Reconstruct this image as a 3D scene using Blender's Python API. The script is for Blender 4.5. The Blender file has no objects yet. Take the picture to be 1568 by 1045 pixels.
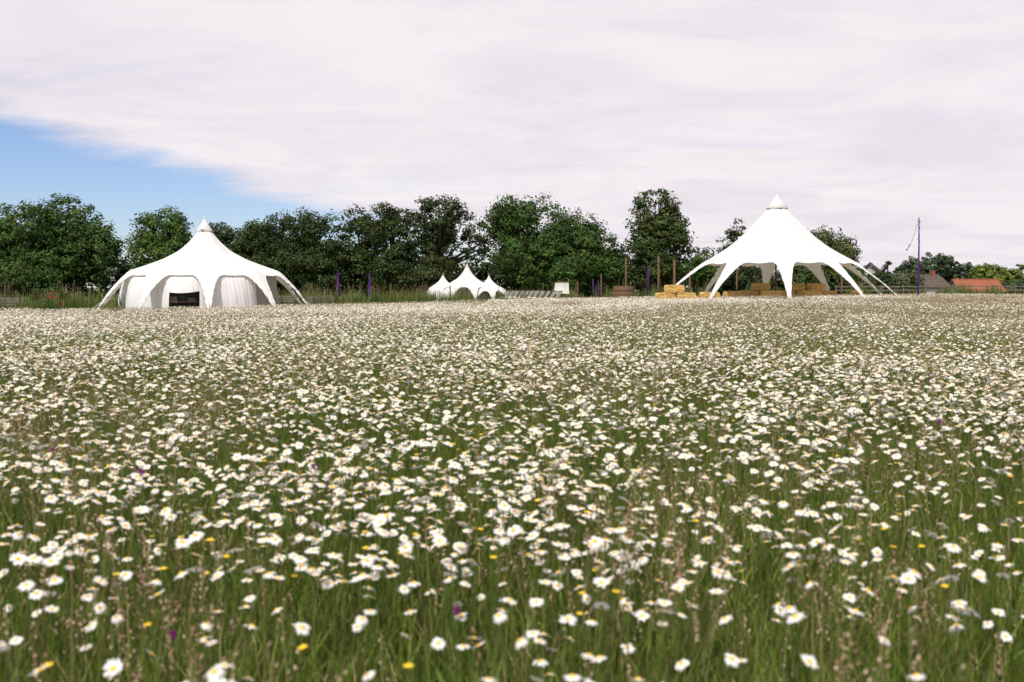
import bpy, math, random, bmesh
import numpy as np
from mathutils import Vector, Matrix
random.seed(4); rs=np.random.RandomState(7)
scene=bpy.context.scene
scene.view_settings.view_transform='Standard'
try: scene.view_settings.look='None'
except Exception: pass
scene.view_settings.exposure=0
R=math.radians

# ------------------------------------------------------------ helpers
def sstep(a,b,x):
    t=np.clip((np.asarray(x,float)-a)/(b-a),0,1); return t*t*(3-2*t)
def ground_z(x,y):
    x=np.asarray(x,float);y=np.asarray(y,float)
    z=0.38*sstep(14,60,y)*sstep(-14,18,x)
    z=z+0.035*np.sin(x*0.35+1)*np.sin(y*0.27)*sstep(3,12,y)
    z=z-1.7*sstep(85,150,y)*sstep(25,45,x)
    return z
_G=np.random.RandomState(3).rand(64,64)
def vnoise(x,y,s):
    x=np.asarray(x,float)/s+100;y=np.asarray(y,float)/s+100
    xi=np.floor(x).astype(int);yi=np.floor(y).astype(int);fx=x-xi;fy=y-yi
    fx=fx*fx*(3-2*fx);fy=fy*fy*(3-2*fy)
    g=lambda a,b:_G[a%64,b%64]
    return (g(xi,yi)*(1-fx)+g(xi+1,yi)*fx)*(1-fy)+(g(xi,yi+1)*(1-fx)+g(xi+1,yi+1)*fx)*fy

def link(ob,parent=None,col=None):
    (col or scene.collection).objects.link(ob)
    if parent: ob.parent=parent
    return ob
def empty(name,loc=(0,0,0),rot=0):
    e=bpy.data.objects.new(name,None);e.empty_display_size=.3
    e.location=loc;e.rotation_euler=(0,0,rot);return link(e)

def mat(name,color,rough=.7,var=0.0,scale=5,attr=False,trans=0.0,tcol=None,bump=0,bscale=20,spec=.3,var_col=None,stretch=None):
    m=bpy.data.materials.new(name);m.use_nodes=True
    nt=m.node_tree;N=nt.nodes;L=nt.links
    p=N['Principled BSDF'];out=N['Material Output']
    p.inputs['Roughness'].default_value=rough
    p.inputs['Specular IOR Level'].default_value=spec
    c=(*color,1)
    tc=N.new('ShaderNodeTexCoord');src=tc.outputs['Object']
    if stretch:
        mp=N.new('ShaderNodeMapping');mp.inputs['Scale'].default_value=stretch
        L.new(src,mp.inputs['Vector']);src=mp.outputs['Vector']
    col=None
    if attr:
        a=N.new('ShaderNodeAttribute');a.attribute_name='col';col=a.outputs['Color']
    if var>0 or var_col:
        n=N.new('ShaderNodeTexNoise');n.inputs['Scale'].default_value=scale;n.inputs['Detail'].default_value=5
        L.new(src,n.inputs['Vector'])
        mr=N.new('ShaderNodeMapRange');mr.inputs['From Min'].default_value=.3;mr.inputs['From Max'].default_value=.7
        L.new(n.outputs['Fac'],mr.inputs['Value'])
        mx=N.new('ShaderNodeMix');mx.data_type='RGBA'
        L.new(mr.outputs['Result'],mx.inputs['Factor'])
        if attr:
            mx.blend_type='MULTIPLY';L.new(col,mx.inputs['A']);mx.inputs['B'].default_value=(1-var,1-var,1-var,1)
        else:
            mx.inputs['A'].default_value=c
            b=var_col if var_col else tuple(v*(1-var) for v in color)
            mx.inputs['B'].default_value=(*b,1)
        col=mx.outputs['Result']
    if col: L.new(col,p.inputs['Base Color'])
    else: p.inputs['Base Color'].default_value=c
    if bump>0:
        n2=N.new('ShaderNodeTexNoise');n2.inputs['Scale'].default_value=bscale;n2.inputs['Detail'].default_value=4
        L.new(src,n2.inputs['Vector'])
        bp=N.new('ShaderNodeBump');bp.inputs['Strength'].default_value=bump;bp.inputs['Distance'].default_value=.05
        L.new(n2.outputs['Fac'],bp.inputs['Height']);L.new(bp.outputs['Normal'],p.inputs['Normal'])
    if trans>0:
        t=N.new('ShaderNodeBsdfTranslucent')
        if tcol: t.inputs['Color'].default_value=(*tcol,1)
        elif col: L.new(col,t.inputs['Color'])
        else: t.inputs['Color'].default_value=c
        ms=N.new('ShaderNodeMixShader');ms.inputs['Fac'].default_value=trans
        L.new(p.outputs['BSDF'],ms.inputs[1]);L.new(t.outputs['BSDF'],ms.inputs[2]);L.new(ms.outputs['Shader'],out.inputs['Surface'])
    return m

M={}
M['leaf']=mat('tree_leaf',(.05,.09,.02),.6,attr=True,trans=.22,spec=.2)
M['bark']=mat('bark',(.07,.055,.04),.9,var=.5,scale=3)
M['grass']=mat('grass_blade',(.08,.12,.02),.7,attr=True,trans=.3,spec=.15)
M['petal']=mat('daisy_petal',(.90,.88,.85),.6,trans=.28,spec=.2)
M['disc']=mat('daisy_disc',(.85,.50,.02),.7)
M['yellow']=mat('buttercup_petal',(.85,.58,.02),.4,trans=.15)
M['purple_fl']=mat('clover_petal',(.30,.06,.24),.6,trans=.15)
M['canvas']=mat('tent_canvas',(.82,.80,.79),.75,var=.04,scale=1.0,trans=.2,tcol=(.85,.76,.62),bump=.35,bscale=1.3)
M['wallcanvas']=mat('tent_wall_canvas',(.84,.82,.82),.8,var=.07,scale=1.5,trans=.12,tcol=(.8,.74,.64),bump=.6,bscale=2.2,stretch=(1,1,.5))
M['rope']=mat('rope',(.55,.5,.42),.9)
M['wood']=mat('wood',(.22,.13,.07),.8,var=.45,scale=6,stretch=(4,4,.6))
M['greywood']=mat('weathered_wood',(.20,.18,.15),.85,var=.4,scale=6)
M['straw']=mat('straw',(.85,.54,.17),.9,var=.45,scale=9,bump=.8,bscale=26)
M['purple']=mat('purple_cloth',(.11,.02,.24),.6,trans=.2)
M['metal']=mat('dark_metal',(.04,.04,.04),.6)
M['thatch']=mat('thatch',(.12,.095,.075),.95,var=.4,scale=2,bump=.8,bscale=9)
M['tile']=mat('red_tile',(.36,.11,.055),.85,var=.4,scale=2.5,bump=.6,bscale=8)
M['render']=mat('wall_render',(.5,.48,.44),.85,var=.15,scale=2)
M['glass']=mat('window_glass',(.03,.035,.04),.15,spec=.6)
M['red']=mat('red_petal',(.35,.03,.04),.6,trans=.2)
M['whitecloth']=mat('white_cloth',(.78,.76,.72),.8,trans=.2)

class B:
    def __init__(s): s.v=[];s.f=[];s.m=[];s.c=[]
    def add(s,vs,fs,mi=0,col=(1,1,1)):
        o=len(s.v);s.v+= [tuple(p) for p in vs];s.c+=[(*col,1)]*len(vs)
        for f in fs: s.f.append(tuple(i+o for i in f));s.m.append(mi)
    def box(s,c,d,mi=0,rz=0,col=(1,1,1),rx=0):
        h=[x/2 for x in d];vs=[]
        Mx=Matrix.Rotation(rz,3,'Z')@Matrix.Rotation(rx,3,'X')
        for z in(-1,1):
            for x,y in((-1,-1),(1,-1),(1,1),(-1,1)):
                vs.append(Vector(c)+Mx@Vector((x*h[0],y*h[1],z*h[2])))
        s.add(vs,[(3,2,1,0),(4,5,6,7),(0,1,5,4),(1,2,6,5),(2,3,7,6),(3,0,4,7)],mi,col)
    def tube(s,pts,rad,n=6,mi=0,col=(1,1,1)):
        pts=[Vector(p) for p in pts];vs=[];fs=[]
        for i,p in enumerate(pts):
            d=(pts[min(i+1,len(pts)-1)]-pts[max(i-1,0)]).normalized()
            a=d.cross(Vector((0,1,0)) if abs(d.y)<.9 else Vector((1,0,0))).normalized();b=d.cross(a)
            r=rad[i] if hasattr(rad,'__len__') else rad
            for k in range(n):
                t=2*math.pi*k/n;vs.append(p+a*math.cos(t)*r+b*math.sin(t)*r)
        for i in range(len(pts)-1):
            for k in range(n):
                fs.append((i*n+k,i*n+(k+1)%n,(i+1)*n+(k+1)%n,(i+1)*n+k))
        fs.append(tuple(range(n))[::-1]);fs.append(tuple((len(pts)-1)*n+k for k in range(n)))
        s.add(vs,fs,mi,col)
    def obj(s,name,mats,smooth=False,parent=None,col=None,dolink=True):
        me=bpy.data.meshes.new(name);me.from_pydata(s.v,[],s.f)
        for m in mats: me.materials.append(m)
        me.polygons.foreach_set('material_index',s.m)
        a=me.color_attributes.new('col','FLOAT_COLOR','POINT')
        a.data.foreach_set('color',np.array(s.c,dtype=np.float32).ravel())
        if smooth: me.polygons.foreach_set('use_smooth',[True]*len(s.f))
        me.update()
        ob=bpy.data.objects.new(name,me)
        if dolink: link(ob,parent,col)
        return ob

def quads_obj(name,V,C,mat_,parent=None,dolink=True):
    n=len(V);me=bpy.data.meshes.new(name)
    me.vertices.add(n*4);me.vertices.foreach_set('co',V.astype(np.float32).ravel())
    me.loops.add(n*4);me.loops.foreach_set('vertex_index',np.arange(n*4,dtype=np.int32))
    me.polygons.add(n);me.polygons.foreach_set('loop_start',np.arange(0,n*4,4,dtype=np.int32))
    try: me.polygons.foreach_set('loop_total',np.full(n,4,dtype=np.int32))
    except Exception: pass
    a=me.color_attributes.new('col','FLOAT_COLOR','POINT')
    cc=np.ones((n,4,4),np.float32);cc[:,:,:3]=C[:,None,:];a.data.foreach_set('color',cc.ravel())
    me.materials.append(mat_);me.update(calc_edges=True);me.validate()
    ob=bpy.data.objects.new(name,me)
    if dolink: link(ob,parent)
    return ob

# ------------------------------------------------------------ scatter by instancing
def scatter(name,xyz,rot,scl,sources):
    if len(xyz)==0: return
    col=bpy.data.collections.new(name+'_source')
    for o in sources: col.objects.link(o)
    me=bpy.data.meshes.new(name);n=len(xyz)
    me.vertices.add(n);me.vertices.foreach_set('co',np.asarray(xyz,np.float32).ravel())
    a=me.attributes.new('rot','FLOAT_VECTOR','POINT');a.data.foreach_set('vector',np.asarray(rot,np.float32).ravel())
    a=me.attributes.new('scl','FLOAT','POINT');a.data.foreach_set('value',np.asarray(scl,np.float32))
    a=me.attributes.new('idx','INT','POINT');a.data.foreach_set('value',rs.randint(0,len(sources),n).astype(np.int32))
    ob=link(bpy.data.objects.new(name,me))
    ng=bpy.data.node_groups.new(name,'GeometryNodeTree')
    ng.interface.new_socket('Geometry',in_out='INPUT',socket_type='NodeSocketGeometry')
    ng.interface.new_socket('Geometry',in_out='OUTPUT',socket_type='NodeSocketGeometry')
    N=ng.nodes;L=ng.links
    gi=N.new('NodeGroupInput');go=N.new('NodeGroupOutput')
    ci=N.new('GeometryNodeCollectionInfo');ci.inputs['Collection'].default_value=col
    ci.inputs['Separate Children'].default_value=True;ci.inputs['Reset Children'].default_value=True
    ip=N.new('GeometryNodeInstanceOnPoints');ip.inputs['Pick Instance'].default_value=True
    def at(nm,t):
        k=N.new('GeometryNodeInputNamedAttribute');k.data_type=t;k.inputs['Name'].default_value=nm
        return k.outputs['Attribute']
    L.new(gi.outputs[0],ip.inputs['Points']);L.new(ci.outputs[0],ip.inputs['Instance'])
    L.new(at('idx','INT'),ip.inputs['Instance Index'])
    L.new(at('rot','FLOAT_VECTOR'),ip.inputs['Rotation'])
    L.new(at('scl','FLOAT'),ip.inputs['Scale'])
    L.new(ip.outputs[0],go.inputs[0])
    md=ob.modifiers.new('instances','NODES');md.node_group=ng
    return ob

# ------------------------------------------------------------ ground
def build_ground():
    ys=np.concatenate([np.linspace(-60,0,10)[:-1],np.linspace(0,170,120),np.geomspace(180,2500,16)])
    xp=np.concatenate([np.linspace(0,120,70),np.geomspace(130,2500,14)])
    xs=np.concatenate([-xp[::-1][:-1],xp])
    X,Y=np.meshgrid(xs,ys);Z=ground_z(X,Y)
    v=np.stack([X,Y,Z],-1).reshape(-1,3);nx=len(xs)
    f=[(j*nx+i,j*nx+i+1,(j+1)*nx+i+1,(j+1)*nx+i) for j in range(len(ys)-1) for i in range(nx-1)]
    me=bpy.data.meshes.new('ground');me.from_pydata(v.tolist(),[],f)
    me.polygons.foreach_set('use_smooth',[True]*len(f))
    m=mat('ground_grass',(.06,.085,.016),.95,var_col=(.10,.10,.035),scale=.6,bump=.6,bscale=14)
    me.materials.append(m);link(bpy.data.objects.new('ground',me))
build_ground()

# ------------------------------------------------------------ meadow plants
def daisy(b,base,h,az,tilt,Rr,detail,rng):
    base=Vector(base);lean=Vector((math.cos(az),math.sin(az),0))
    top=base+lean*h*.12+Vector((0,0,h))
    mid=base+lean*h*.03+Vector((0,0,h*.55))
    g=(.10+.04*rng.random(),.15+.04*rng.random(),.03)
    sr=.0018 if detail else .003
    if detail: b.tube([base,mid,top],[sr*1.3,sr,sr],3,2,g)
    else:
        s=Vector((sr,0,0));b.add([base-s,base+s,top+s*.6,top-s*.6],[(0,1,2,3)],2,g)
    n=(Vector((0,0,1))*math.cos(tilt)+lean*math.sin(tilt)).normalized()
    u=n.orthogonal().normalized();v=n.cross(u)
    k=15 if detail else 8;dr=rng.uniform(-.12,.45);ph=rng.random()*6
    P=lambda r,a,z,t=0:top+(u*math.cos(a)+v*math.sin(a))*r+(-u*math.sin(a)+v*math.cos(a))*t+n*z
    for i in range(k):
        if detail and rng.random()<.06: continue
        a=ph+2*math.pi*i/k+rng.uniform(-.07,.07);L=Rr*rng.uniform(.82,1.06);d=dr*Rr+rng.uniform(-.12,.12)*Rr
        if detail:
            w=Rr*.15
            b.add([P(.2*Rr,a,0,-w*.5),P(.2*Rr,a,0,w*.5),P(.65*L,a,-d*.3,w),P(.65*L,a,-d*.3,-w),P(L*.97,a,-d,w*.55),P(L*.97,a,-d,-w*.55)],
                  [(0,1,2,3),(3,2,4,5)],0)
        else:
            w=Rr*.25
            b.add([P(.2*Rr,a,0,-w*.5),P(.2*Rr,a,0,w*.5),P(L,a,-d,w),P(L,a,-d,-w)],[(0,1,2,3)],0)
    q=8 if detail else 5;vs=[];fs=[]
    rings=((.30,-.02),(.27,.09),(.14,.16)) if detail else ((.30,0),(.2,.13))
    for r,z in rings:
        vs+=[P(r*Rr,2*math.pi*i/q,z*Rr) for i in range(q)]
    vs.append(P(0,0,.17*Rr));J=len(rings)-1
    for j in range(J):
        fs+=[(j*q+i,j*q+(i+1)%q,(j+1)*q+(i+1)%q,(j+1)*q+i) for i in range(q)]
    fs+=[(J*q+i,J*q+(i+1)%q,(J+1)*q) for i in range(q)]
    b.add(vs,fs,1)

GC=[(.14,.20,.03),(.10,.155,.025),(.19,.23,.04),(.14,.18,.03),(.30,.25,.12)]
def blade(b,base,h,az,w,rng,col=None,mi=2,bend=None):
    base=Vector(base);l=Vector((math.cos(az),math.sin(az),0));sd=Vector((-l.y,l.x,0))*w
    bd=rng.uniform(.1,.6) if bend is None else bend
    c=col or GC[min(4,int(rng.random()**1.3*5))]
    k=rng.uniform(.65,1.3);c=tuple(x*k for x in c)
    p=[base,base+l*h*bd*.3+Vector((0,0,h*.55)),base+l*h*bd+Vector((0,0,h*(1-.25*bd)))]
    b.add([p[0]-sd,p[0]+sd,p[1]+sd*.8,p[1]-sd*.8,p[2]],[(0,1,2,3),(3,2,4)],mi,c)
def seedstem(b,base,h,az,rng,w=.0018,mi=2,big=1,n=12):
    base=Vector(base);l=Vector((math.cos(az),math.sin(az),0));sd=Vector((-l.y,l.x,0))*w
    top=base+l*h*.15+Vector((0,0,h))
    c=rng.choice([(.48,.29,.22),(.58,.43,.30),(.44,.22,.18),(.54,.37,.28)])
    b.add([base-sd,base+sd,top+sd*.6,top-sd*.6],[(0,1,2,3)],mi,(.24,.23,.09))
    L=rng.uniform(.07,.15)*big
    for i in range(n):
        t=i/(n-1);p=top-Vector((0,0,1))*L*t+Vector((rng.gauss(0,1),rng.gauss(0,1),0))*.008*big*(.4+t)
        a=rng.random()*6;q=Vector((math.cos(a),math.sin(a),.8))*.011*big;s=Vector((-math.sin(a),math.cos(a),0))*.0035*big
        b.add([p,p+q*.5+s,p+q,p+q*.5-s],[(0,1,2,3)],mi,c)
rng=random.Random(11)
mats3=[M['petal'],M['disc'],M['grass']]
def src(b,name,mats=mats3): return b.obj(name,mats,dolink=False)

daisies=[]
for i in range(16):
    b=B();daisy(b,(0,0,0),rng.uniform(.38,.60),rng.random()*6.3,rng.uniform(0,.75)**1.1,rng.uniform(.020,.027),True,rng)
    daisies.append(src(b,'oxeye_daisy'))
GP=.8
tufts=[]
for i in range(8):
    b=B()
    for k in range(900):
        blade(b,(rng.uniform(-.5,.5)*GP,rng.uniform(-.5,.5)*GP,0),rng.uniform(.14,.40)*(1.35 if rng.random()<.1 else 1),rng.random()*6.3,rng.uniform(.002,.0045),rng)
    for k in range(45):
        blade(b,(rng.uniform(-.5,.5)*GP,rng.uniform(-.5,.5)*GP,0),rng.uniform(.1,.3),rng.random()*6.3,rng.uniform(.007,.013),rng,(.12,.19,.04),bend=.7)
    tufts.append(src(b,'grass_patch'))
seeds=[]
for i in range(6):
    b=B()
    for k in range(4):
        seedstem(b,(rng.gauss(0,.05),rng.gauss(0,.05),0),rng.uniform(.42,.68),rng.random()*6.3,rng)
    seeds.append(src(b,'seeding_grass'))
butter=[]
for i in range(3):
    b=B();h=rng.uniform(.4,.55);b.tube([(0,0,0),(.02,0,h*.5),(.03,.01,h)],.0015,3,1,(.08,.13,.03))
    for k in range(5):
        a=k*2*math.pi/5;c=Vector((.03,.01,h));d=Vector((math.cos(a),math.sin(a),.5))*.012;s=Vector((-math.sin(a),math.cos(a),0))*.007
        b.add([c,c+d*.6+s,c+d,c+d*.6-s],[(0,1,2,3)],0)
    butter.append(src(b,'buttercup',[M['yellow'],M['grass']]))
clov=[]
for i in range(3):
    b=B();h=rng.uniform(.42,.55);b.tube([(0,0,0),(.02,0,h*.5),(.03,.01,h)],.002,3,1,(.08,.13,.03))
    for k in range(40):
        d=Vector((rng.gauss(0,1),rng.gauss(0,1),rng.gauss(.3,1))).normalized();c=Vector((.03,.01,h));s=d.orthogonal().normalized()*.003
        b.add([c,c+d*.009+s,c+d*.013,c+d*.009-s],[(0,1,2,3)],0)
    clov.append(src(b,'clover',[M['purple_fl'],M['grass']]))
FP=1.5
def meadow_patch(nd,ns,nb):
    b=B();H=FP/2+.03
    for k in range(int(nd*FP*FP)):
        daisy(b,(rng.uniform(-H,H),rng.uniform(-H,H),0),rng.uniform(.40,.62),rng.random()*6.3,rng.uniform(0,.75),rng.uniform(.022,.028),False,rng)
    for k in range(int(nb*FP*FP)):
        blade(b,(rng.uniform(-H,H),rng.uniform(-H,H),0),rng.uniform(.18,.44),rng.random()*6.3,rng.uniform(.004,.008),rng)
    for k in range(int(ns*FP*FP)):
        seedstem(b,(rng.uniform(-H,H),rng.uniform(-H,H),0),rng.uniform(.42,.68),rng.random()*6.3,rng,w=.003,big=1.2,n=7)
    return src(b,'meadow_patch')
classes=[(45,34,240),(85,34,200),(130,28,170),(175,20,150)]
patchsets=[[meadow_patch(*c) for i in range(4)] for c in classes]
brownset=[meadow_patch(32,110,200) for i in range(4)]

def area_pts(y0,y1,dens):
    W=.66*y1+2.5;n=int(dens*2*W*(y1-y0))
    x=rs.uniform(-W,W,n);y=rs.uniform(y0,y1,n);k=np.abs(x)<.66*y+2.5
    return x[k],y[k]
def grid_pts(y0,y1,s):
    ys=np.arange(y0+s/2,y1,s);W=.66*y1+2.5;xs=np.arange(-W,W,s)
    X,Y=np.meshgrid(xs,ys);X=X.ravel();Y=Y.ravel();k=np.abs(X)<.66*Y+2.5+s
    return X[k],Y[k]
def field_end(x,y):
    e=44+13*sstep(-26,-2,x)+9*sstep(0,30,x)+1.5*np.sin(x*.4)
    e=e-8*np.exp(-((x+15)/7)**2)
    return y<e
def dens_mask(x,y):
    edge=4.5-1.8*sstep(-1.2,1.0,x)
    f=.52+.48*sstep(edge-1.5,edge+1.0,y)
    n=vnoise(x,y,1.3)*.5+vnoise(x+7,y,3.7)*.5
    n2=vnoise(x*1.0,y,.28);n3=vnoise(x+40,y+3,.7)
    return f*(.38+.9*sstep(.25,.7,n))*(.25+1.0*n2+.55*n3)
def place(x,y,smin,smax,tilt=.08,quarter=False):
    n=len(x);xyz=np.stack([x,y,ground_z(x,y)-.01],1)
    rz=rs.randint(0,4,n)*math.pi/2 if quarter else rs.uniform(0,6.28,n)
    rot=np.stack([rs.normal(0,tilt,n) if tilt else np.zeros(n),rs.normal(0,tilt,n) if tilt else np.zeros(n),rz],1)
    return xyz,rot,rs.uniform(smin,smax,n)
SPL=13.5
x,y=area_pts(.9,SPL,250);k=rs.rand(len(x))<dens_mask(x,y);x,y=x[k],y[k]
scatter('oxeye_daisies',*place(x,y,.80,1.14,.12),daisies)
x,y=grid_pts(.4,SPL,GP);scatter('meadow_grass',*place(x,y,1,1,0,True),tufts)
x,y=area_pts(.9,SPL,20);k=rs.rand(len(x))<sstep(.4,.75,vnoise(x+31,y,1.1))*.9+.18;x,y=x[k],y[k]
scatter('seeding_grass_stems',*place(x,y,.8,1.12,.14),seeds)
x,y=area_pts(1.2,22,13);k=rs.rand(len(x))<sstep(.3,.8,vnoise(x+55,y,.9))+.1;x,y=x[k],y[k]
scatter('buttercups',*place(x,y,.9,1.15),butter)
x,y=area_pts(2,16,.4);scatter('purple_clover',*place(x,y,.9,1.2),clov)
x,y=grid_pts(SPL,72,FP);k=field_end(x,y);x,y=x[k],y[k]
n=.45*vnoise(x,y,4.5)+.35*vnoise(x*.6+7,y,8)+.2*rs.rand(len(x))
brown=(sstep(.60,.76,vnoise(x+13,y,5))*.6+sstep(5,11,x-.1*y)*sstep(18,26,y)*sstep(.30,.55,vnoise(x,y+9,6))*.85)
isb=rs.rand(len(x))<brown
cl=np.clip(((n-.28)/.40*4).astype(int),0,3)
scatter('seeding_grass_meadow',*place(x[isb],y[isb],1,1,0,True),brownset)
for c in range(4):
    k=(~isb)&(cl==c)
    scatter('distant_daisies',*place(x[k],y[k],1,1,0,True),patchsets[c])
tc=[]
for i in range(4):
    b=B()
    for k2 in range(500):
        blade(b,(rng.uniform(-1,1),rng.uniform(-1,1),0),rng.uniform(.08,.22),rng.random()*6.3,rng.uniform(.008,.014),rng)
    tc.append(src(b,'short_grass_patch'))
x,y=grid_pts(40,96,2.0);k=~field_end(x,y-1);x,y=x[k],y[k]
scatter('short_grass',*place(x,y,1,1,0,True),tc)
tw=[]
for i in range(6):
    b=B()
    for k2 in range(70):
        a=rng.random()*6.3;r=.35*math.sqrt(rng.random())
        blade(b,(r*math.cos(a),r*math.sin(a),0),rng.uniform(.7,1.35),rng.random()*6.3,rng.uniform(.008,.016),rng,
              rng.choice([(.09,.15,.03),(.12,.19,.04),(.20,.20,.08),(.07,.12,.02)]),bend=rng.uniform(.05,.35))
    for k2 in range(5):
        seedstem(b,(rng.gauss(0,.2),rng.gauss(0,.2),0),rng.uniform(1,1.5),rng.random()*6.3,rng,w=.006,big=2.2)
    tw.append(src(b,'tall_grass_tuft'))
xs=[];ys=[]
for (cx,cy,sx,sy,n) in [(-9.5,57,3.2,1.2,85),(-20.5,46,1.6,1.0,14),(-25,50,2.5,1.5,30),(-5,66,3,2,30),(10,66,5,2,20),(-17,80,10,3,60),(3,86,8,2,30),(28,68,6,2,30),(34,66,5,2,24)]:
    xs.append(rs.normal(cx,sx,n));ys.append(rs.normal(cy,sy,n))
x=np.concatenate(xs);y=np.concatenate(ys)
scatter('tall_grass',*place(x,y,.6,1.2,.06),tw)

# ------------------------------------------------------------ trees
def tree(name,x,y,lobes,base_r=.35,col=(.05,.095,.022),leaf=.2,dens=1.0,trunk_top=None,sub=7,seed=0,airy=0.0):
    r_=np.random.RandomState(seed*17+5);gz=float(ground_z(x,y))
    root=empty(name,(x,y,gz));allL=[]
    for (dx,dy,zc,rx,rz) in lobes:
        allL.append((dx,dy,zc,rx*.80,rz*.80))
        for k in range(sub):
            th=r_.uniform(0,6.28);ph=math.asin(r_.uniform(-.75,1))
            s=r_.uniform(.30,.52)
            c=(dx+.68*rx*math.cos(th)*math.cos(ph),dy+.68*rx*math.sin(th)*math.cos(ph),zc+.68*rz*math.sin(ph))
            allL.append((*c,s*rx,s*min(rz,rx*1.2)))
    Vs=[];Cs=[]
    for (lx,ly,lz,rx,rz) in allL:
        area=4*math.pi*rx*(rx+rz)/2
        nc=max(4,int(area/1.0*dens))
        d=r_.normal(size=(nc,3));d/=np.linalg.norm(d,axis=1)[:,None]
        rr=r_.uniform(.68,1.06,nc)[:,None]
        cc=np.array([lx,ly,lz])+d*rr*np.array([rx,rx,rz])
        cr=r_.uniform(.35,.75,nc)*min(1,rx/1.6+.3)
        if airy>0: kk=r_.rand(nc)>airy;cc=cc[kk];cr=cr[kk];d=d[kk];nc=len(cc)
        tone=r_.uniform(.5,1.45,nc)
        nl=38
        e=r_.normal(size=(nc,nl,3));e/=np.linalg.norm(e,axis=2)[:,:,None]
        P=cc[:,None,:]+e*cr[:,None,None]*r_.uniform(.5,1.1,(nc,nl,1))*np.array([1.15,1.15,.75])
        nr=e*.7+d[:,None,:]*.6+r_.normal(0,.45,(nc,nl,3))+np.array([0,0,.45])
        nr/=np.linalg.norm(nr,axis=2)[:,:,None]
        t=np.cross(nr,r_.normal(size=(nc,nl,3)));t/=np.linalg.norm(t,axis=2)[:,:,None]+1e-6
        bb=np.cross(nr,t);s=leaf*r_.uniform(.55,1.1,(nc,nl,1))
        q=np.stack([P+t*s*.75,P+bb*s*.5,P-t*s*.75,P-bb*s*.5],axis=2).reshape(-1,4,3)
        c0=np.array(col)*1.08*(tone[:,None,None]*r_.uniform(.75,1.25,(nc,nl,1)))
        hue=r_.uniform(-.22,.34,(nc,1,1));c0=c0*np.concatenate([1+hue,np.ones_like(hue),1-hue*.4],axis=2)
        c0=np.broadcast_to(c0,(nc,nl,3)).reshape(-1,3)
        ok=q[:,:,2].min(axis=1)>.03
        Vs.append(q[ok]);Cs.append(c0[ok])
    quads_obj('foliage',np.concatenate(Vs),np.concatenate(Cs),M['leaf'],root)
    b=B();ztop=trunk_top or max(l[2] for l in lobes)
    b.tube([(0,0,-.2),(.05,.03,ztop*.3),(-.05,.1,ztop*.65),(.1,0,ztop)],[base_r*1.3,base_r,base_r*.7,base_r*.25],8)
    for (lx,ly,lz,rx,rz) in allL[:40]:
        z0=max(.3,min(lz*.55,ztop*.8));b.tube([(0,0,z0),(lx*.5,ly*.5,(z0+lz)*.5+.2),(lx,ly,lz),(lx*1.1,ly*1.1,lz+rz*.6)],[base_r*.45,base_r*.3,base_r*.16,.03],5)
    b.obj('trunk_and_limbs',[M['bark']],True,root)
    return root
DK=(.036,.062,.014);MD=(.045,.092,.017);BR=(.065,.12,.024);YG=(.12,.17,.03)
tree('broadleaf_tree',-45.5,95,[(0,0,5.5,5.8,5.1),(6,-1,3.9,3.3,3.4),(-5,0,5.1,4.0,4.3),(3.2,0,5.6,3.6,3.8),(0,-3,2.2,5,2.2)],.4,MD,seed=1)
tree('broadleaf_tree',-33.6,96,[(0,0,6.7,2.4,2.4),(-.6,0,4.2,3,2.6),(1.8,0,6.0,1.7,2.2),(0,-2,2.0,3,2)],.3,BR,seed=2,airy=.1)
tree('broadleaf_tree',-27.4,97,[(0,0,5.0,3.0,2.8),(0,-1,2.4,3,2.2)],.3,DK,seed=3)
tree('broadleaf_tree',-22.6,96,[(0,0,5.8,3.5,3.3),(0,-1.5,2.7,3.5,2.4),(-2.4,0,5.2,1.8,2.4)],.35,DK,seed=4)
tree('broadleaf_tree',-18.2,95,[(0,0,5.7,3.0,3.3),(0,-1.5,2.7,3.2,2.4)],.35,DK,seed=5)
tree('broadleaf_tree',-14.6,97,[(0,0,5.5,3.0,3.4),(0,-1,2.7,3.2,2.4)],.35,(.045,.07,.018),seed=6)
tree('broadleaf_tree',-11.3,95,[(0,0,6.3,2.5,3.2),(.3,-1,3,2.6,2.6)],.3,DK,seed=7)
tree('poplar_tree',-6.9,94,[(0,0,8.3,2.3,2.2),(-1.9,0,6.2,1.7,2.6),(2.0,0,6.9,1.8,2.2),(0,0,4.6,2.6,2.6),(3.4,0,5.2,1.3,2.2),(-1,-1,2.2,2.8,2)],.35,(.040,.062,.018),seed=8,airy=.28,sub=6)
tree('broadleaf_tree',3.0,95,[(-.6,0,6.6,4.1,4.1),(-3.9,0,5.8,2.5,3.3),(3.2,0,5.6,3.2,3.4),(6.0,0,4.2,2.0,2.9),(0,-2.5,3.0,5,2.8),(5,-1,2.3,3,2.2)],.5,MD,seed=9)
tree('lime_tree',13.3,93,[(0,0,7.5,2.2,3.3),(0,0,5.0,3.0,3.3),(0,-.5,2.8,2.9,2.4)],.35,(.052,.08,.018),seed=10,sub=9)
tree('hawthorn_shrub',16.7,91,[(0,0,2.9,1.7,2.2),(1.5,0,2.2,1.6,1.8)],.2,MD,seed=11)
tree('ash_tree',21.8,97,[(0,0,6.4,1.0,1.4),(-.6,0,4.4,1.5,1.8),(.3,0,2.4,2,2)],.2,(.045,.07,.026),seed=12,airy=.3,sub=4)
tree('broadleaf_tree',30.0,97,[(0,0,4.5,3.1,3.0),(1.6,0,4.3,1.9,2.3),(0,-1,2.2,3.3,2)],.35,(.07,.10,.028),seed=13)
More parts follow.
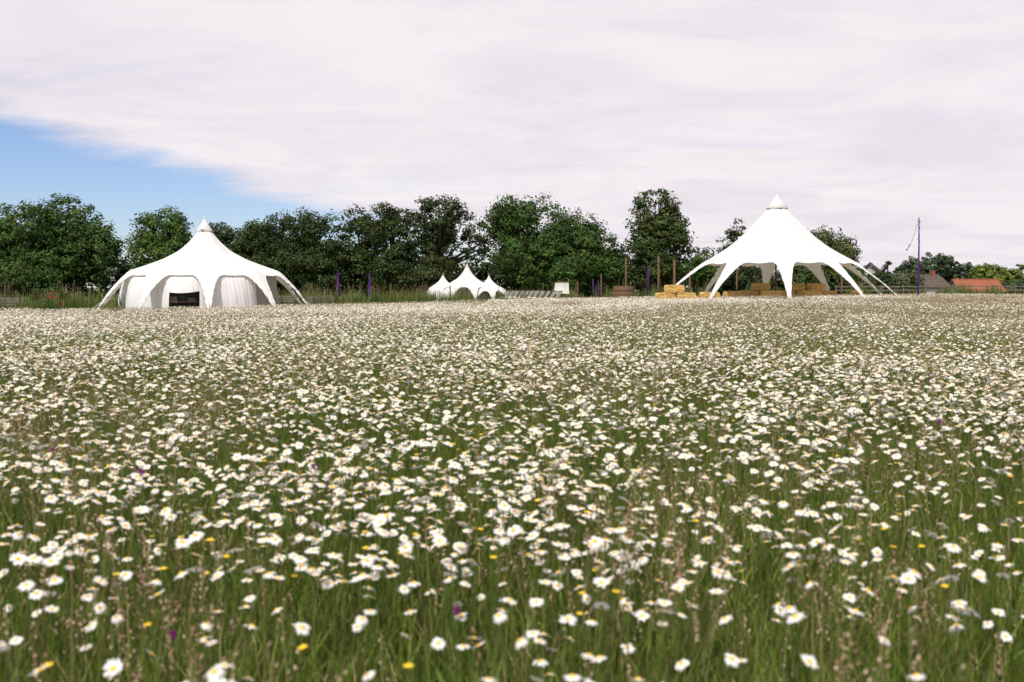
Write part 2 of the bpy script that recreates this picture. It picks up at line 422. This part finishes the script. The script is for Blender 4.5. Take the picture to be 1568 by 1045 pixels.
tree('conifer_tree',62.1,165,[(0,0,5.4,.8,2.2),(0,0,3.0,1.2,2.6)],.2,(.03,.05,.02),leaf=.25,seed=14,sub=4)
tree('conifer_tree',59.8,182,[(0,0,4.6,2.6,2.9),(3,0,3.6,2.4,2.6)],.3,(.03,.05,.022),leaf=.3,seed=15)
tree('broadleaf_tree',97,230,[(0,0,6.5,6,5.0),(5,0,5.0,5,4.2),(-5,0,4.9,4,4.2)],.5,(.065,.10,.05),leaf=.38,dens=.6,seed=16)
tree('willow_tree',101,210,[(0,0,4.4,4.2,3.6),(6,0,4.6,4.5,3.7)],.4,YG,leaf=.34,dens=.7,seed=17)
tree('willow_tree',113,208,[(0,0,4.3,4.2,3.7),(7,0,4.6,5,4.0)],.4,YG,leaf=.34,dens=.7,seed=18)
tree('broadleaf_tree',-57,97,[(0,0,6,5,5),(-5,0,5,5,4.5)],.4,MD,leaf=.28,dens=.6,seed=19)
tree('broadleaf_tree',-70,97,[(0,0,6,5.5,5),(-6,0,5,5,4.5)],.4,DK,leaf=.28,dens=.6,seed=20)
def hedge(name,x0,x1,y,h,col,leaf=.22,seed=0,step=2.2):
    n=int((x1-x0)/step);r_=random.Random(seed)
    lob=[((i+.5)*step-(x1-x0)/2,r_.uniform(-.6,.6),h*.48*r_.uniform(.85,1.1),step*.8,h*.5*r_.uniform(.8,1.1)) for i in range(n)]
    return tree(name,(x0+x1)/2,y,lob,.12,col,leaf=leaf,sub=2,seed=seed,trunk_top=h*.5)
hedge('field_hedge',-62,26,102,5.2,(.033,.058,.016),leaf=.28,seed=31)
hedge('field_hedge',18,42,99,3.4,(.042,.07,.02),seed=32)
hedge('garden_hedge',48,66,160,2.8,(.05,.085,.025),leaf=.28,seed=33)
hedge('garden_hedge',74,125,188,4.6,(.06,.095,.03),leaf=.34,seed=34,step=3)

# ------------------------------------------------------------ star tents
def star_tent(name,x,y,prof,Rmin,R1,N=10,phase=0,cap=(.38,4.08,4.8),walls=None,wall_out=.4,gz=None,parent=None,p=3.0,hole=None):
    gz=float(ground_z(x,y)) if gz is None else gz
    root=empty(name,(x,y,gz))
    if parent: root.parent=parent;root.location=(x,y,gz)
    pr=np.array([q[0] for q in prof]);pz=np.array([q[1] for q in prof])
    rr=np.linspace(0,R1,200);zz=np.interp(rr,pr,pz)
    ker=np.ones(13)/13;zs=np.convolve(np.pad(zz,6,mode='edge'),ker,'valid');zs[0:4]=zz[0:4];zs[-1]=0
    f=lambda r:float(np.interp(r,rr,zs))
    half=math.pi/N;T=12;S=34;angs=[];us=[]
    for k in range(N):
        c=phase+k*2*half
        for j in range(-T,T):
            t=j/T;u=abs(t)**1.7*(1 if t>=0 else -1);angs.append(c+u*half);us.append(abs(u))
    V=[];F=[];n=len(angs)
    for j in range(S+1):
        s=(j+.4)/(S+.4)
        for a,u in zip(angs,us):
            re=Rmin+(R1-Rmin)*(1-u)**p
            r=s*re
            sag=.045*R1*(math.sin(u*math.pi/2)**1.2)*min(1,r/Rmin)**1.1*(1.2-.6*r/R1)
            z=f(r)-sag
            V.append((r*math.sin(a),-r*math.cos(a),max(z,.02)))
    for j in range(S):
        for i in range(n): F.append((j*n+i,j*n+(i+1)%n,(j+1)*n+(i+1)%n,(j+1)*n+i))
    b=B();b.add(V,F)
    b.obj('canopy',[M['canvas']],True,root)
    b=B();last=[Vector(v) for v in V[S*n:]]
    for i in range(n):
        b.tube([last[i],last[(i+1)%n]],.022,4)
    b.obj('hem',[M['canvas']],True,root)
    b=B();cr,cz0,cz1=cap;vs=[];fs=[];q=20
    for (r,z) in((.02*cr,cz1),(.2*cr,cz0+.74*(cz1-cz0)),(.5*cr,cz0+.40*(cz1-cz0)),(1.0*cr,cz0),(.97*cr,cz0-.04)):
        vs+=[(r*(1+.06*math.cos(5*2*math.pi*i/q))*math.sin(2*math.pi*i/q),-r*(1+.06*math.cos(5*2*math.pi*i/q))*math.cos(2*math.pi*i/q),z) for i in range(q)]
    for j in range(4): fs+=[(j*q+i,j*q+(i+1)%q,(j+1)*q+(i+1)%q,(j+1)*q+i) for i in range(q)]
    b.add(vs,fs);b.obj('cap',[M['canvas']],True,root)
    b=B();b.box((.0,-cr*.93-.02,cz0-.0),(cr*.35,.03,.07));b.obj('vent',[M['metal']],False,root)
    b=B();b.tube([(0,0,0),(0,0,cz1-.08)],.05,8);b.obj('king_pole',[M['wood']],True,root)
    b=B()
    for k in range(N):
        a=phase+k*2*half;d=Vector((math.sin(a),-math.cos(a),0))
        b.tube([d*(R1*.9)+Vector((0,0,f(R1*.9)+.01)),d*(R1+.45)+Vector((0,0,.02))],.015,4)
        b.tube([d*(R1+.45)+Vector((0,0,-.1)),d*(R1+.52)+Vector((0,0,.14))],.018,5)
    b.obj('ropes_and_pegs',[M['rope']],False,root)
    if walls is not None:
        b=B();H=20
        for k in range(N):
            if k not in walls: continue
            c0=phase+k*2*half;m=40;vs=[];fs=[]
            for h in range(H+1):
                for i in range(m+1):
                    t=i/m;a=c0+t*2*half;u=min(t,1-t)*2
                    rw=Rmin-.05;zt=f(rw)-.045*R1*math.sin(u*math.pi/2)**1.2-.01
                    hh=h/H;bul=wall_out*(1-hh)**.7+.10*math.sin(hh*math.pi)*math.sin(t*math.pi)
                    fold=.03*math.sin(t*31+k*2)*(1-hh)*math.sin(t*math.pi)+.016*math.sin(t*77+hh*3)
                    r=rw+bul*(.4+.6*math.sin(t*math.pi)**.5)+fold
                    vs.append((r*math.sin(a),-r*math.cos(a),zt*hh))
            for h in range(H):
                for i in range(m):
                    if hole and hole[0]==k and hole[1]<=(i+.5)/m<=hole[2] and hole[3]<=(h+.5)/H<=hole[4]: continue
                    fs.append((h*(m+1)+i,h*(m+1)+i+1,(h+1)*(m+1)+i+1,(h+1)*(m+1)+i))
            b.add(vs,fs)
        b.obj('walls',[M['wallcanvas']],True,root)
    return root
left=star_tent('star_tent',-14.75,48,[(0,4.45),(.18,4.25),(.4,3.98),(.7,3.60),(1.25,3.12),(2,2.72),(2.8,2.42),(3.6,2.14),(4.4,1.25),(5.25,0)],
    3.6,5.25,10,math.radians(18.5),cap=(.37,4.12,4.80),walls=[0,3,4,5,6,7,8,9],p=4.4,hole=(9,.30,.85,.20,.58))
right=star_tent('star_tent',15.34,58,[(0,6.1),(.3,5.85),(.8,5.3),(1.4,4.68),(2.1,3.98),(2.9,3.34),(3.7,2.86),(4.5,2.42),(6,1.2),(7.2,0)],
    4.15,7.2,10,math.radians(-8.8),cap=(.62,5.62,6.46),walls=None,p=5.4)
def hatch():
    root=empty('trestle_table',(0,0,0));root.parent=left;root.rotation_euler=(0,0,R(17.2))
    b=B();b.box((-1.0,-3.1,.74),(1.3,.6,.04));
    for sx in(-.5,.5):
        b.tube([(-1+sx,-3.35,0),(-1+sx,-2.95,.72)],.025,5);b.tube([(-1+sx,-2.85,0),(-1+sx,-3.25,.72)],.025,5)
    b.obj('table',[M['wood']],False,root)
    b=B()
    for i,(w,h) in enumerate([(.3,.22),(.22,.3),(.34,.16)]): b.box((-1.38+i*.38,-3.1,.76+h/2),(w,.25,h),i%2)
    b.obj('crates',[M['greywood'],M['metal']],False,root)
    b=B();b.box((-.6,.6,1.1),(3.6,.05,2.1));b.obj('interior_shade_sheet',[M['metal']],False,root)  # added near-black sheet, stands in for the shade seen through the wall opening
hatch()
mq=empty('peaked_marquee',(-3.87,86,float(ground_z(-3.87,86))))
star_tent('centre_peak',0,0,[(0,3.4),(.15,3.0),(.45,2.5),(.9,2.05),(1.5,1.7),(2.0,1.45),(3.1,0)],2.0,3.0,8,.3,cap=(.12,3.1,3.5),walls=[2,3,4,5,6],gz=0,parent=mq)
star_tent('left_peak',-2.1,.3,[(0,2.45),(.15,2.15),(.4,1.8),(.8,1.5),(1.2,1.25),(1.9,0)],1.3,1.95,8,.1,cap=(.1,2.2,2.6),walls=[0,1,2,3,4,5,6,7],wall_out=.2,gz=0,parent=mq)
star_tent('right_peak',1.9,-.6,[(0,2.4),(.15,2.05),(.4,1.75),(.8,1.45),(1.3,1.2),(2.5,0)],1.4,2.6,8,.2,cap=(.1,2.15,2.55),walls=[3,4,5],wall_out=.2,gz=0,parent=mq)

# ------------------------------------------------------------ smaller things
def gz(x,y): return float(ground_z(x,y))
def bale(x,y,z,rz,w=1.0,d=.48,h=.42):
    r_=random.Random(int(x*97+z*31+y));b=B()
    bm=bmesh.new();bmesh.ops.create_cube(bm,size=1);bmesh.ops.subdivide_edges(bm,edges=bm.edges[:],cuts=6,use_grid_fill=True)
    for v in bm.verts:
        c=v.co;k=1-.07*(abs(c.x)*2)**6*(abs(c.z)*2)**4
        band=.025 if abs(abs(c.x)-.21)<.06 else 0
        v.co=Vector((c.x*w*k,c.y*(d-band)*k,c.z*(h-band)*k))+Vector((r_.gauss(0,.009),r_.gauss(0,.009),r_.gauss(0,.008)))
    me_v=[v.co.copy() for v in bm.verts];bm.verts.index_update();fs=[[v.index for v in f.verts] for f in bm.faces];bm.free()
    b.add(me_v,fs,0)
    for i in range(140):
        a=r_.choice(me_v);dd=Vector((r_.gauss(0,1),r_.gauss(0,1),r_.gauss(0,1))).normalized()*.05;s=dd.orthogonal().normalized()*.003
        b.add([a-dd,a+s,a+dd,a-s],[(0,1,2,3)],0)
    for xx in(-.21*w,.21*w):
        b.tube([(xx,-d/2-.004,-h/2),(xx,-d/2-.004,h/2),(xx,d/2+.004,h/2),(xx,d/2+.004,-h/2)],.006,4,1)
    o=b.obj('straw_bale',[M['straw'],M['rope']]);o.location=(x,y,z);o.rotation_euler=(0,0,rz);return o
for (x,y,l,rz) in [(8.2,54,0,.1),(9.3,54.2,0,-.1),(8.3,54.05,1,.25),(9.45,54.1,1,-.1),(8.8,54.1,2,.1),(10.9,55,0,.4),(10.9,55,1,.3),(12.6,57,0,.05),(12.6,57,1,.1),
                   (14.2,60,0,0),(15.35,60,0,.1),(16.5,60.1,0,-.1),(17.7,60,0,.05),(18.9,59.6,0,.3),(14.25,60.05,1,.12),(15.4,60,1,-.1),(16.5,60.1,1,.1),(17.65,60.1,1,-.05),(18.9,59.7,1,.35),(15.0,60.1,2,.3),(17.1,60.1,2,.05),(18.3,60,2,.4),(20.0,57.8,0,1.1),(20.0,57.8,1,1.0),(17,56.5,0,.4),(17,56.5,1,.25),(14.6,56,0,-.3),(14.6,56,1,-.4)]:
    bale(x,y,gz(x,y)+.21+l*.425,rz,1.02)
def post(x,y,h,r=.05,m='wood',name='wooden_post'):
    b=B();b.tube([(0,0,-.2),(.01,0,h*.5),(0,.01,h-.03),(0,.01,h)],[r*1.1,r,r*.9,r*.7],8)
    b.tube([(0,0,h*.86),(.0,0,h*.86+.03)],r*1.25,8)
    o=b.obj(name,[M[m]],True);o.location=(x,y,gz(x,y))
for a in [(7.07,62,2.95,.06),(9.1,62,3.0,.07),(10.0,61.5,2.75,.08),(14.2,63,2.4,.06),(4.2,64,1.6,.05),(11.4,64,2.1,.06),(5.9,66,2.0,.05),(-4.6,74,1.5,.05),(20.5,62,1.9,.06)]:
    post(*a)
def barrel(x,y):
    b=B();n=22
    for i in range(n):
        a=2*math.pi*i/n;vs=[]
        for z,r in((0,.56),(.4,.63),(.75,.64),(1.2,.58)):
            for da,dr in((-.13,0),(.13,0),(.13,-.04),(-.13,-.04)):
                vs.append(((r+dr)*math.cos(a+da),(r+dr)*math.sin(a+da),z+(.02*math.sin(i*3) if z>1 else 0)))
        fs=[]
        for j in range(3): fs+=[(j*4+k,j*4+(k+1)%4,(j+1)*4+(k+1)%4,(j+1)*4+k) for k in range(4)]
        fs.append((12,13,14,15));b.add(vs,fs,0)
    for z,r in((.2,.615),(.95,.63)):
        pts=[(r*math.cos(t*math.pi/12),r*math.sin(t*math.pi/12),z) for t in range(25)];b.tube(pts,.02,4,1)
    o=b.obj('wooden_barrel',[M['wood'],M['metal']]);o.location=(x,y,gz(x,y))
barrel(6.7,60)
def flag(x,y,h,w,rz,name='purple_flag',low=.3):
    b=B();b.tube([(0,0,-.1),(0,0,h*.8),(.06,0,h),(w*.7,0,h+.02)],[.025,.018,.012,.008],6,1)
    n=14;vs=[];fs=[]
    for j in range(n+1):
        t=j/n;z=h-(h*(1-low))*t;ww=w*math.sin(min(1,.25+t*2)*math.pi/2)*(1-.35*t)
        for i in range(5):
            s=i/4;vs.append((.02+ww*s,.05*math.sin(s*4+t*5)*s,z))
    for j in range(n):
        for i in range(4): fs.append((j*5+i,j*5+i+1,(j+1)*5+i+1,(j+1)*5+i))
    b.add(vs,fs,0);o=b.obj(name,[M['purple'],M['metal']],True);o.location=(x,y,gz(x,y));o.rotation_euler=(0,0,rz)
flag(8.4,62,2.45,.18,.6);flag(5.0,62,1.7,.10,.9);flag(5.45,62.4,1.6,.10,2.3);flag(-10.9,62,2.4,.14,.4);flag(-8.8,62,2.3,.16,2.6)
def pennant_pole(x,y):
    b=B();b.tube([(0,0,-.2),(.02,0,1.5),(.0,0,3.2),(-.03,0,4.85)],[.055,.05,.042,.03],8,0)
    for k in range(14):
        z=.3+k*.32;b.tube([(.06*math.cos(k*1.2),.06*math.sin(k*1.2),z),(-.06*math.cos(k*1.2),-.06*math.sin(k*1.2),z+.2)],.02,4,0)
    b.tube([(-.03,0,4.85),(-.2,0,4.2),(-.42,0,3.5),(-.6,0,3.1)],.009,4,1)
    b.add([(-.6,0,3.1),(-.52,.04,3.22),(-.48,.02,3.45),(-.58,-.03,3.3)],[(0,1,2,3)],0)
    b.add([(-.6,0,3.1),(-.72,.03,3.18),(-.68,.0,3.02)],[(0,1,2)],0)
    o=b.obj('purple_pennant_pole',[M['purple'],M['metal']],True);o.location=(x,y,gz(x,y))
pennant_pole(22.4,55)
def bench(x,y,rz):
    root=empty('garden_bench',(x,y,gz(x,y)),rz)
    b=B()
    for i in range(4): b.box((0,-.18+i*.12,.45),(1.5,.10,.03))
    b.obj('seat',[M['greywood']],False,root)
    b=B()
    for i in range(3): b.box((0,.27+.02*i,.62+i*.13),(1.5,.025,.09))
    b.obj('backrest',[M['greywood']],False,root)
    b=B()
    for sx in(-.7,.7):
        b.box((sx,-.2,.22),(.06,.06,.43));b.box((sx,.32,.47),(.06,.05,.94));b.box((sx,.03,.64),(.06,.5,.04));b.box((sx,-.2,.55),(.05,.05,.17))
    b.obj('legs',[M['greywood']],False,root)
bench(-22.9,44.5,.25);bench(-12.9,56,-.2);bench(-10.6,55,.2)
def deck_chair(x,y,rz):
    b=B()
    for sx in(-.28,.28):
        b.tube([(sx,-.45,0),(sx,.45,.95)],.02,4,0);b.tube([(sx*.9,.4,0),(sx*.9,-.4,.5)],.02,4,0)
    b.tube([(-.28,.45,.95),(.28,.45,.95)],.02,4,0);b.tube([(-.25,-.4,.5),(.25,-.4,.5)],.02,4,0)
    vs=[];fs=[]
    for j in range(9):
        t=j/8;yy=-.4+.85*t;z=.5+.45*t-.28*math.sin(t*math.pi)
        vs+=[(-.24,yy,z),(.24,yy,z)]
    for j in range(8): fs.append((2*j,2*j+1,2*j+3,2*j+2))
    b.add(vs,fs,1);o=b.obj('deck_chair',[M['wood'],M['whitecloth']]);o.location=(x,y,gz(x,y));o.rotation_euler=(0,0,rz)
for i in range(11): deck_chair(-.6+i*.36,80-i*1.1,math.pi+.9+.1*math.sin(i*5))
def canvas_sign(x,y):
    root=empty('canvas_sign',(x,y,gz(x,y)),.15)
    b=B();b.tube([(-.55,0,0),(-.55,0,1.6)],.03,6);b.tube([(.55,0,0),(.55,0,1.75)],.03,6);b.tube([(-.6,0,1.55),(.6,0,1.62)],.025,6);b.obj('frame',[M['wood']],False,root)
    b=B();vs=[];fs=[]
    for j in range(7):
        for i in range(9):
            s=i/8;t=j/6;vs.append((-.55+1.1*s-.15*t*(1-s),-.04-.25*t*t+.03*math.sin(s*9),1.53-.9*t+.06*math.sin(s*3.1)*t))
    for j in range(6):
        for i in range(8): fs.append((j*9+i,j*9+i+1,(j+1)*9+i+1,(j+1)*9+i))
    b.add(vs,fs);b.obj('canvas',[M['whitecloth']],True,root)
canvas_sign(3.95,79)
b=B();r_=random.Random(5)
for k in range(120):
    a=r_.random()*6.3;rr=.42*math.sqrt(r_.random());h=r_.uniform(.5,1.15);p0=(rr*math.cos(a),rr*math.sin(a),0)
    blade(b,p0,h,r_.random()*6.3,.012,r_,(.07,.11,.03),mi=0,bend=.2)
    if k<12:
        c=Vector((p0[0]*1.2,p0[1]*1.2,h+.02));b.tube([p0,c],.008,4,0,(.08,.12,.03))
        for q in range(14):
            d=Vector((r_.gauss(0,1),r_.gauss(0,1),r_.gauss(0,1))).normalized()*.07;s=d.orthogonal().normalized()*.03
            b.add([c,c+d*.6+s,c+d,c+d*.6-s],[(0,1,2,3)],1)
o=b.obj('red_poppy_plant',[M['grass'],M['red']]);o.location=(-20.4,44,gz(-20.4,44))

# ------------------------------------------------------------ houses
def house(name,x,y,w,d,eave,ridge,roofm,rz=0,chim=True,over=.35,hip=.0):
    root=empty(name,(x,y,gz(x,y)),rz)
    b=B();b.box((0,0,eave/2),(w,d,eave))
    for sx in(-1,1):
        X=sx*w/2;X2=sx*(w/2-.2)
        b.add([(X,-d/2,eave),(X,d/2,eave),(X,0,ridge-.15),(X2,-d/2,eave),(X2,d/2,eave),(X2,0,ridge-.15)],[(0,1,2),(3,5,4),(0,2,5,3),(1,4,5,2)])
    b.obj('walls',[M['render']],False,root)
    b=B();n=16;m=8;th=.28 if roofm=='thatch' else .12
    for sy in(-1,1):
        vs=[];fs=[]
        for lay in(0,1):
            for j in range(m+1):
                t=j/m
                for i in range(n+1):
                    s=i/n*2-1;X=s*(w/2+over)*(1-hip*t)
                    z=ridge+(eave-.25-ridge)*(1-t);Y=sy*(d/2+over)*(1-t)
                    if roofm=='thatch': z+=.12*math.sin(t*math.pi)+.05*math.sin(s*7)
                    vs.append((X,Y,z+(th if lay==0 else 0)+.02))
        k=(m+1)*(n+1)
        for j in range(m):
            for i in range(n):
                q=(j*(n+1)+i,j*(n+1)+i+1,(j+1)*(n+1)+i+1,(j+1)*(n+1)+i);fs.append(q);fs.append(tuple(v+k for v in q[::-1]))
        for i in range(n): fs.append((i,i+1,i+1+k,i+k))
        for j in range(m): fs.append((j*(n+1),(j+1)*(n+1),(j+1)*(n+1)+k,j*(n+1)+k));fs.append((j*(n+1)+n,(j+1)*(n+1)+n,(j+1)*(n+1)+n+k,j*(n+1)+n+k))
        b.add(vs,fs)
    b.tube([(-(w/2+over)*(1-hip),0,ridge+th),((w/2+over)*(1-hip),0,ridge+th)],.14,6)
    b.obj('roof',[M[roofm]],False,root)
    b=B()
    for sx in(-.28,.28):
        b.box((sx*w,-d/2-.02,eave*.55),(.9,.05,.8),0);b.box((sx*w,-d/2-.04,eave*.55),(.05,.06,.8),1)
    for sx in(-1,1): b.box((sx*(w/2+.02),0,eave*.6),(.05,.9,.8),0)
    b.box((0,-d/2-.03,.95),(.9,.05,1.9),1)
    b.obj('windows_and_door',[M['glass'],M['whitecloth']],False,root)
    if chim:
        b=B();b.box((w*.3,0,ridge+.5),(.6,.5,1.1));b.box((w*.3,0,ridge+1.07),(.7,.6,.08));b.obj('chimney',[M['tile']],False,root)
house('thatched_cottage',61.8,172,5.0,6.5,3.8,6.6,'thatch',rz=1.15,chim=False)
house('thatched_barn',69.4,170,7.8,5,2.8,4.55,'thatch',hip=.25,chim=True)
house('red_tiled_barn',78.0,168,7.2,5,2.2,3.9,'tile',rz=.05,chim=False)
house('thatched_barn',74.2,176,4,4,2.6,4.0,'thatch',hip=.2,chim=False)
b=B()
for i in range(28):
    X=26+i*1.8;Y=80;b.box((X,Y,gz(X,Y)+.55),(.1,.1,1.3))
    if i<27:
        for z in(.45,.8,1.1): b.box((X+.9,Y-.065,gz(X+.9,Y)+z),(1.78,.03,.09))
b.obj('rail_fence',[M['greywood']])

# ------------------------------------------------------------ world
SE,SR=58,205
w=bpy.data.worlds.new('World');scene.world=w;w.use_nodes=True
nt=w.node_tree;N=nt.nodes;L=nt.links
bg=N['Background'];bg.inputs['Strength'].default_value=.125
sky=N.new('ShaderNodeTexSky');sky.sky_type='NISHITA';sky.sun_disc=False
sky.sun_elevation=R(SE);sky.sun_rotation=R(SR);sky.dust_density=.3;sky.ozone_density=3.0;sky.air_density=1.0
tc_=N.new('ShaderNodeTexCoord');sp=N.new('ShaderNodeSeparateXYZ');L.new(tc_.outputs['Generated'],sp.inputs[0])
def mth(op,a,b_=None,c=None):
    n=N.new('ShaderNodeMath');n.operation=op
    for i,v in enumerate((a,b_,c)):
        if v is None: continue
        if isinstance(v,(int,float)): n.inputs[i].default_value=v
        else: L.new(v,n.inputs[i])
    return n.outputs[0]
X,Y,Z=sp.outputs
zd=mth('MAXIMUM',mth('ADD',Z,.10),.06)
cx=mth('DIVIDE',X,zd);cy=mth('DIVIDE',Y,zd)
cb=N.new('ShaderNodeCombineXYZ');L.new(cx,cb.inputs[0]);L.new(cy,cb.inputs[1])
def noise(scale,detail,rough,stretch,rotz=0,dist=0):
    mp=N.new('ShaderNodeMapping');mp.inputs['Scale'].default_value=stretch;mp.inputs['Rotation'].default_value=(0,0,rotz)
    L.new(cb.outputs[0],mp.inputs[0]);n=N.new('ShaderNodeTexNoise')
    n.inputs['Scale'].default_value=scale;n.inputs['Detail'].default_value=detail;n.inputs['Roughness'].default_value=rough;n.inputs['Distortion'].default_value=dist
    L.new(mp.outputs[0],n.inputs['Vector']);return n.outputs['Fac']
def mrange(v,a,b_,c=0,d=1):
    n=N.new('ShaderNodeMapRange');n.interpolation_type='SMOOTHSTEP';L.new(v,n.inputs['Value'])
    n.inputs['From Min'].default_value=a;n.inputs['From Max'].default_value=b_;n.inputs['To Min'].default_value=c;n.inputs['To Max'].default_value=d
    return n.outputs['Result']
n1=noise(1.6,9,.62,(1,1.6,1),.5,.3)
s=mth('ADD',mth('ADD',Z,mth('MULTIPLY',X,.289)),mth('MULTIPLY',Y,-.0205))
s=mth('ADD',s,mth('MULTIPLY',mth('SUBTRACT',n1,.5),.06))
cover=mrange(s,-.014,.024)
n2=noise(1.3,8,.62,(1,1.3,1),.6,.5);thin=mrange(n2,.5,.74,0,.2)
cover=mth('MULTIPLY',cover,mth('SUBTRACT',1,thin))
n3=noise(1.1,8,.62,(1,1.2,1),.35,.6)
cm=N.new('ShaderNodeMix');cm.data_type='RGBA';L.new(mrange(n3,.33,.66),cm.inputs['Factor'])
cm.inputs['A'].default_value=(6.6,6.1,6.55,1);cm.inputs['B'].default_value=(7.4,7.0,7.3,1)
tint=N.new('ShaderNodeMix');tint.data_type='RGBA';tint.blend_type='MULTIPLY';tint.inputs['Factor'].default_value=1
L.new(sky.outputs[0],tint.inputs['A']);tint.inputs['B'].default_value=(.85,.87,1.05,1)
mx=N.new('ShaderNodeMix');mx.data_type='RGBA';L.new(cover,mx.inputs['Factor']);L.new(tint.outputs['Result'],mx.inputs['A']);L.new(cm.outputs['Result'],mx.inputs['B'])
L.new(mx.outputs['Result'],bg.inputs['Color'])

sd=bpy.data.lights.new('sun','SUN');sd.energy=3.8;sd.angle=R(2.0);sd.color=(1,.955,.88)
so=link(bpy.data.objects.new('sun',sd))
dv=Vector((math.sin(R(SR))*math.cos(R(SE)),math.cos(R(SR))*math.cos(R(SE)),math.sin(R(SE))))
so.rotation_euler=dv.to_track_quat('Z','Y').to_euler();so.location=(0,0,30)

cam=bpy.data.cameras.new('camera');co=link(bpy.data.objects.new('camera',cam))
co.location=(0,0,1.4);co.rotation_euler=(R(90-3.08),0,0)
cam.lens=35;cam.sensor_width=36;cam.clip_start=.05;cam.clip_end=6000
cam.dof.use_dof=True;cam.dof.focus_distance=48;cam.dof.aperture_fstop=3.2
scene.camera=co
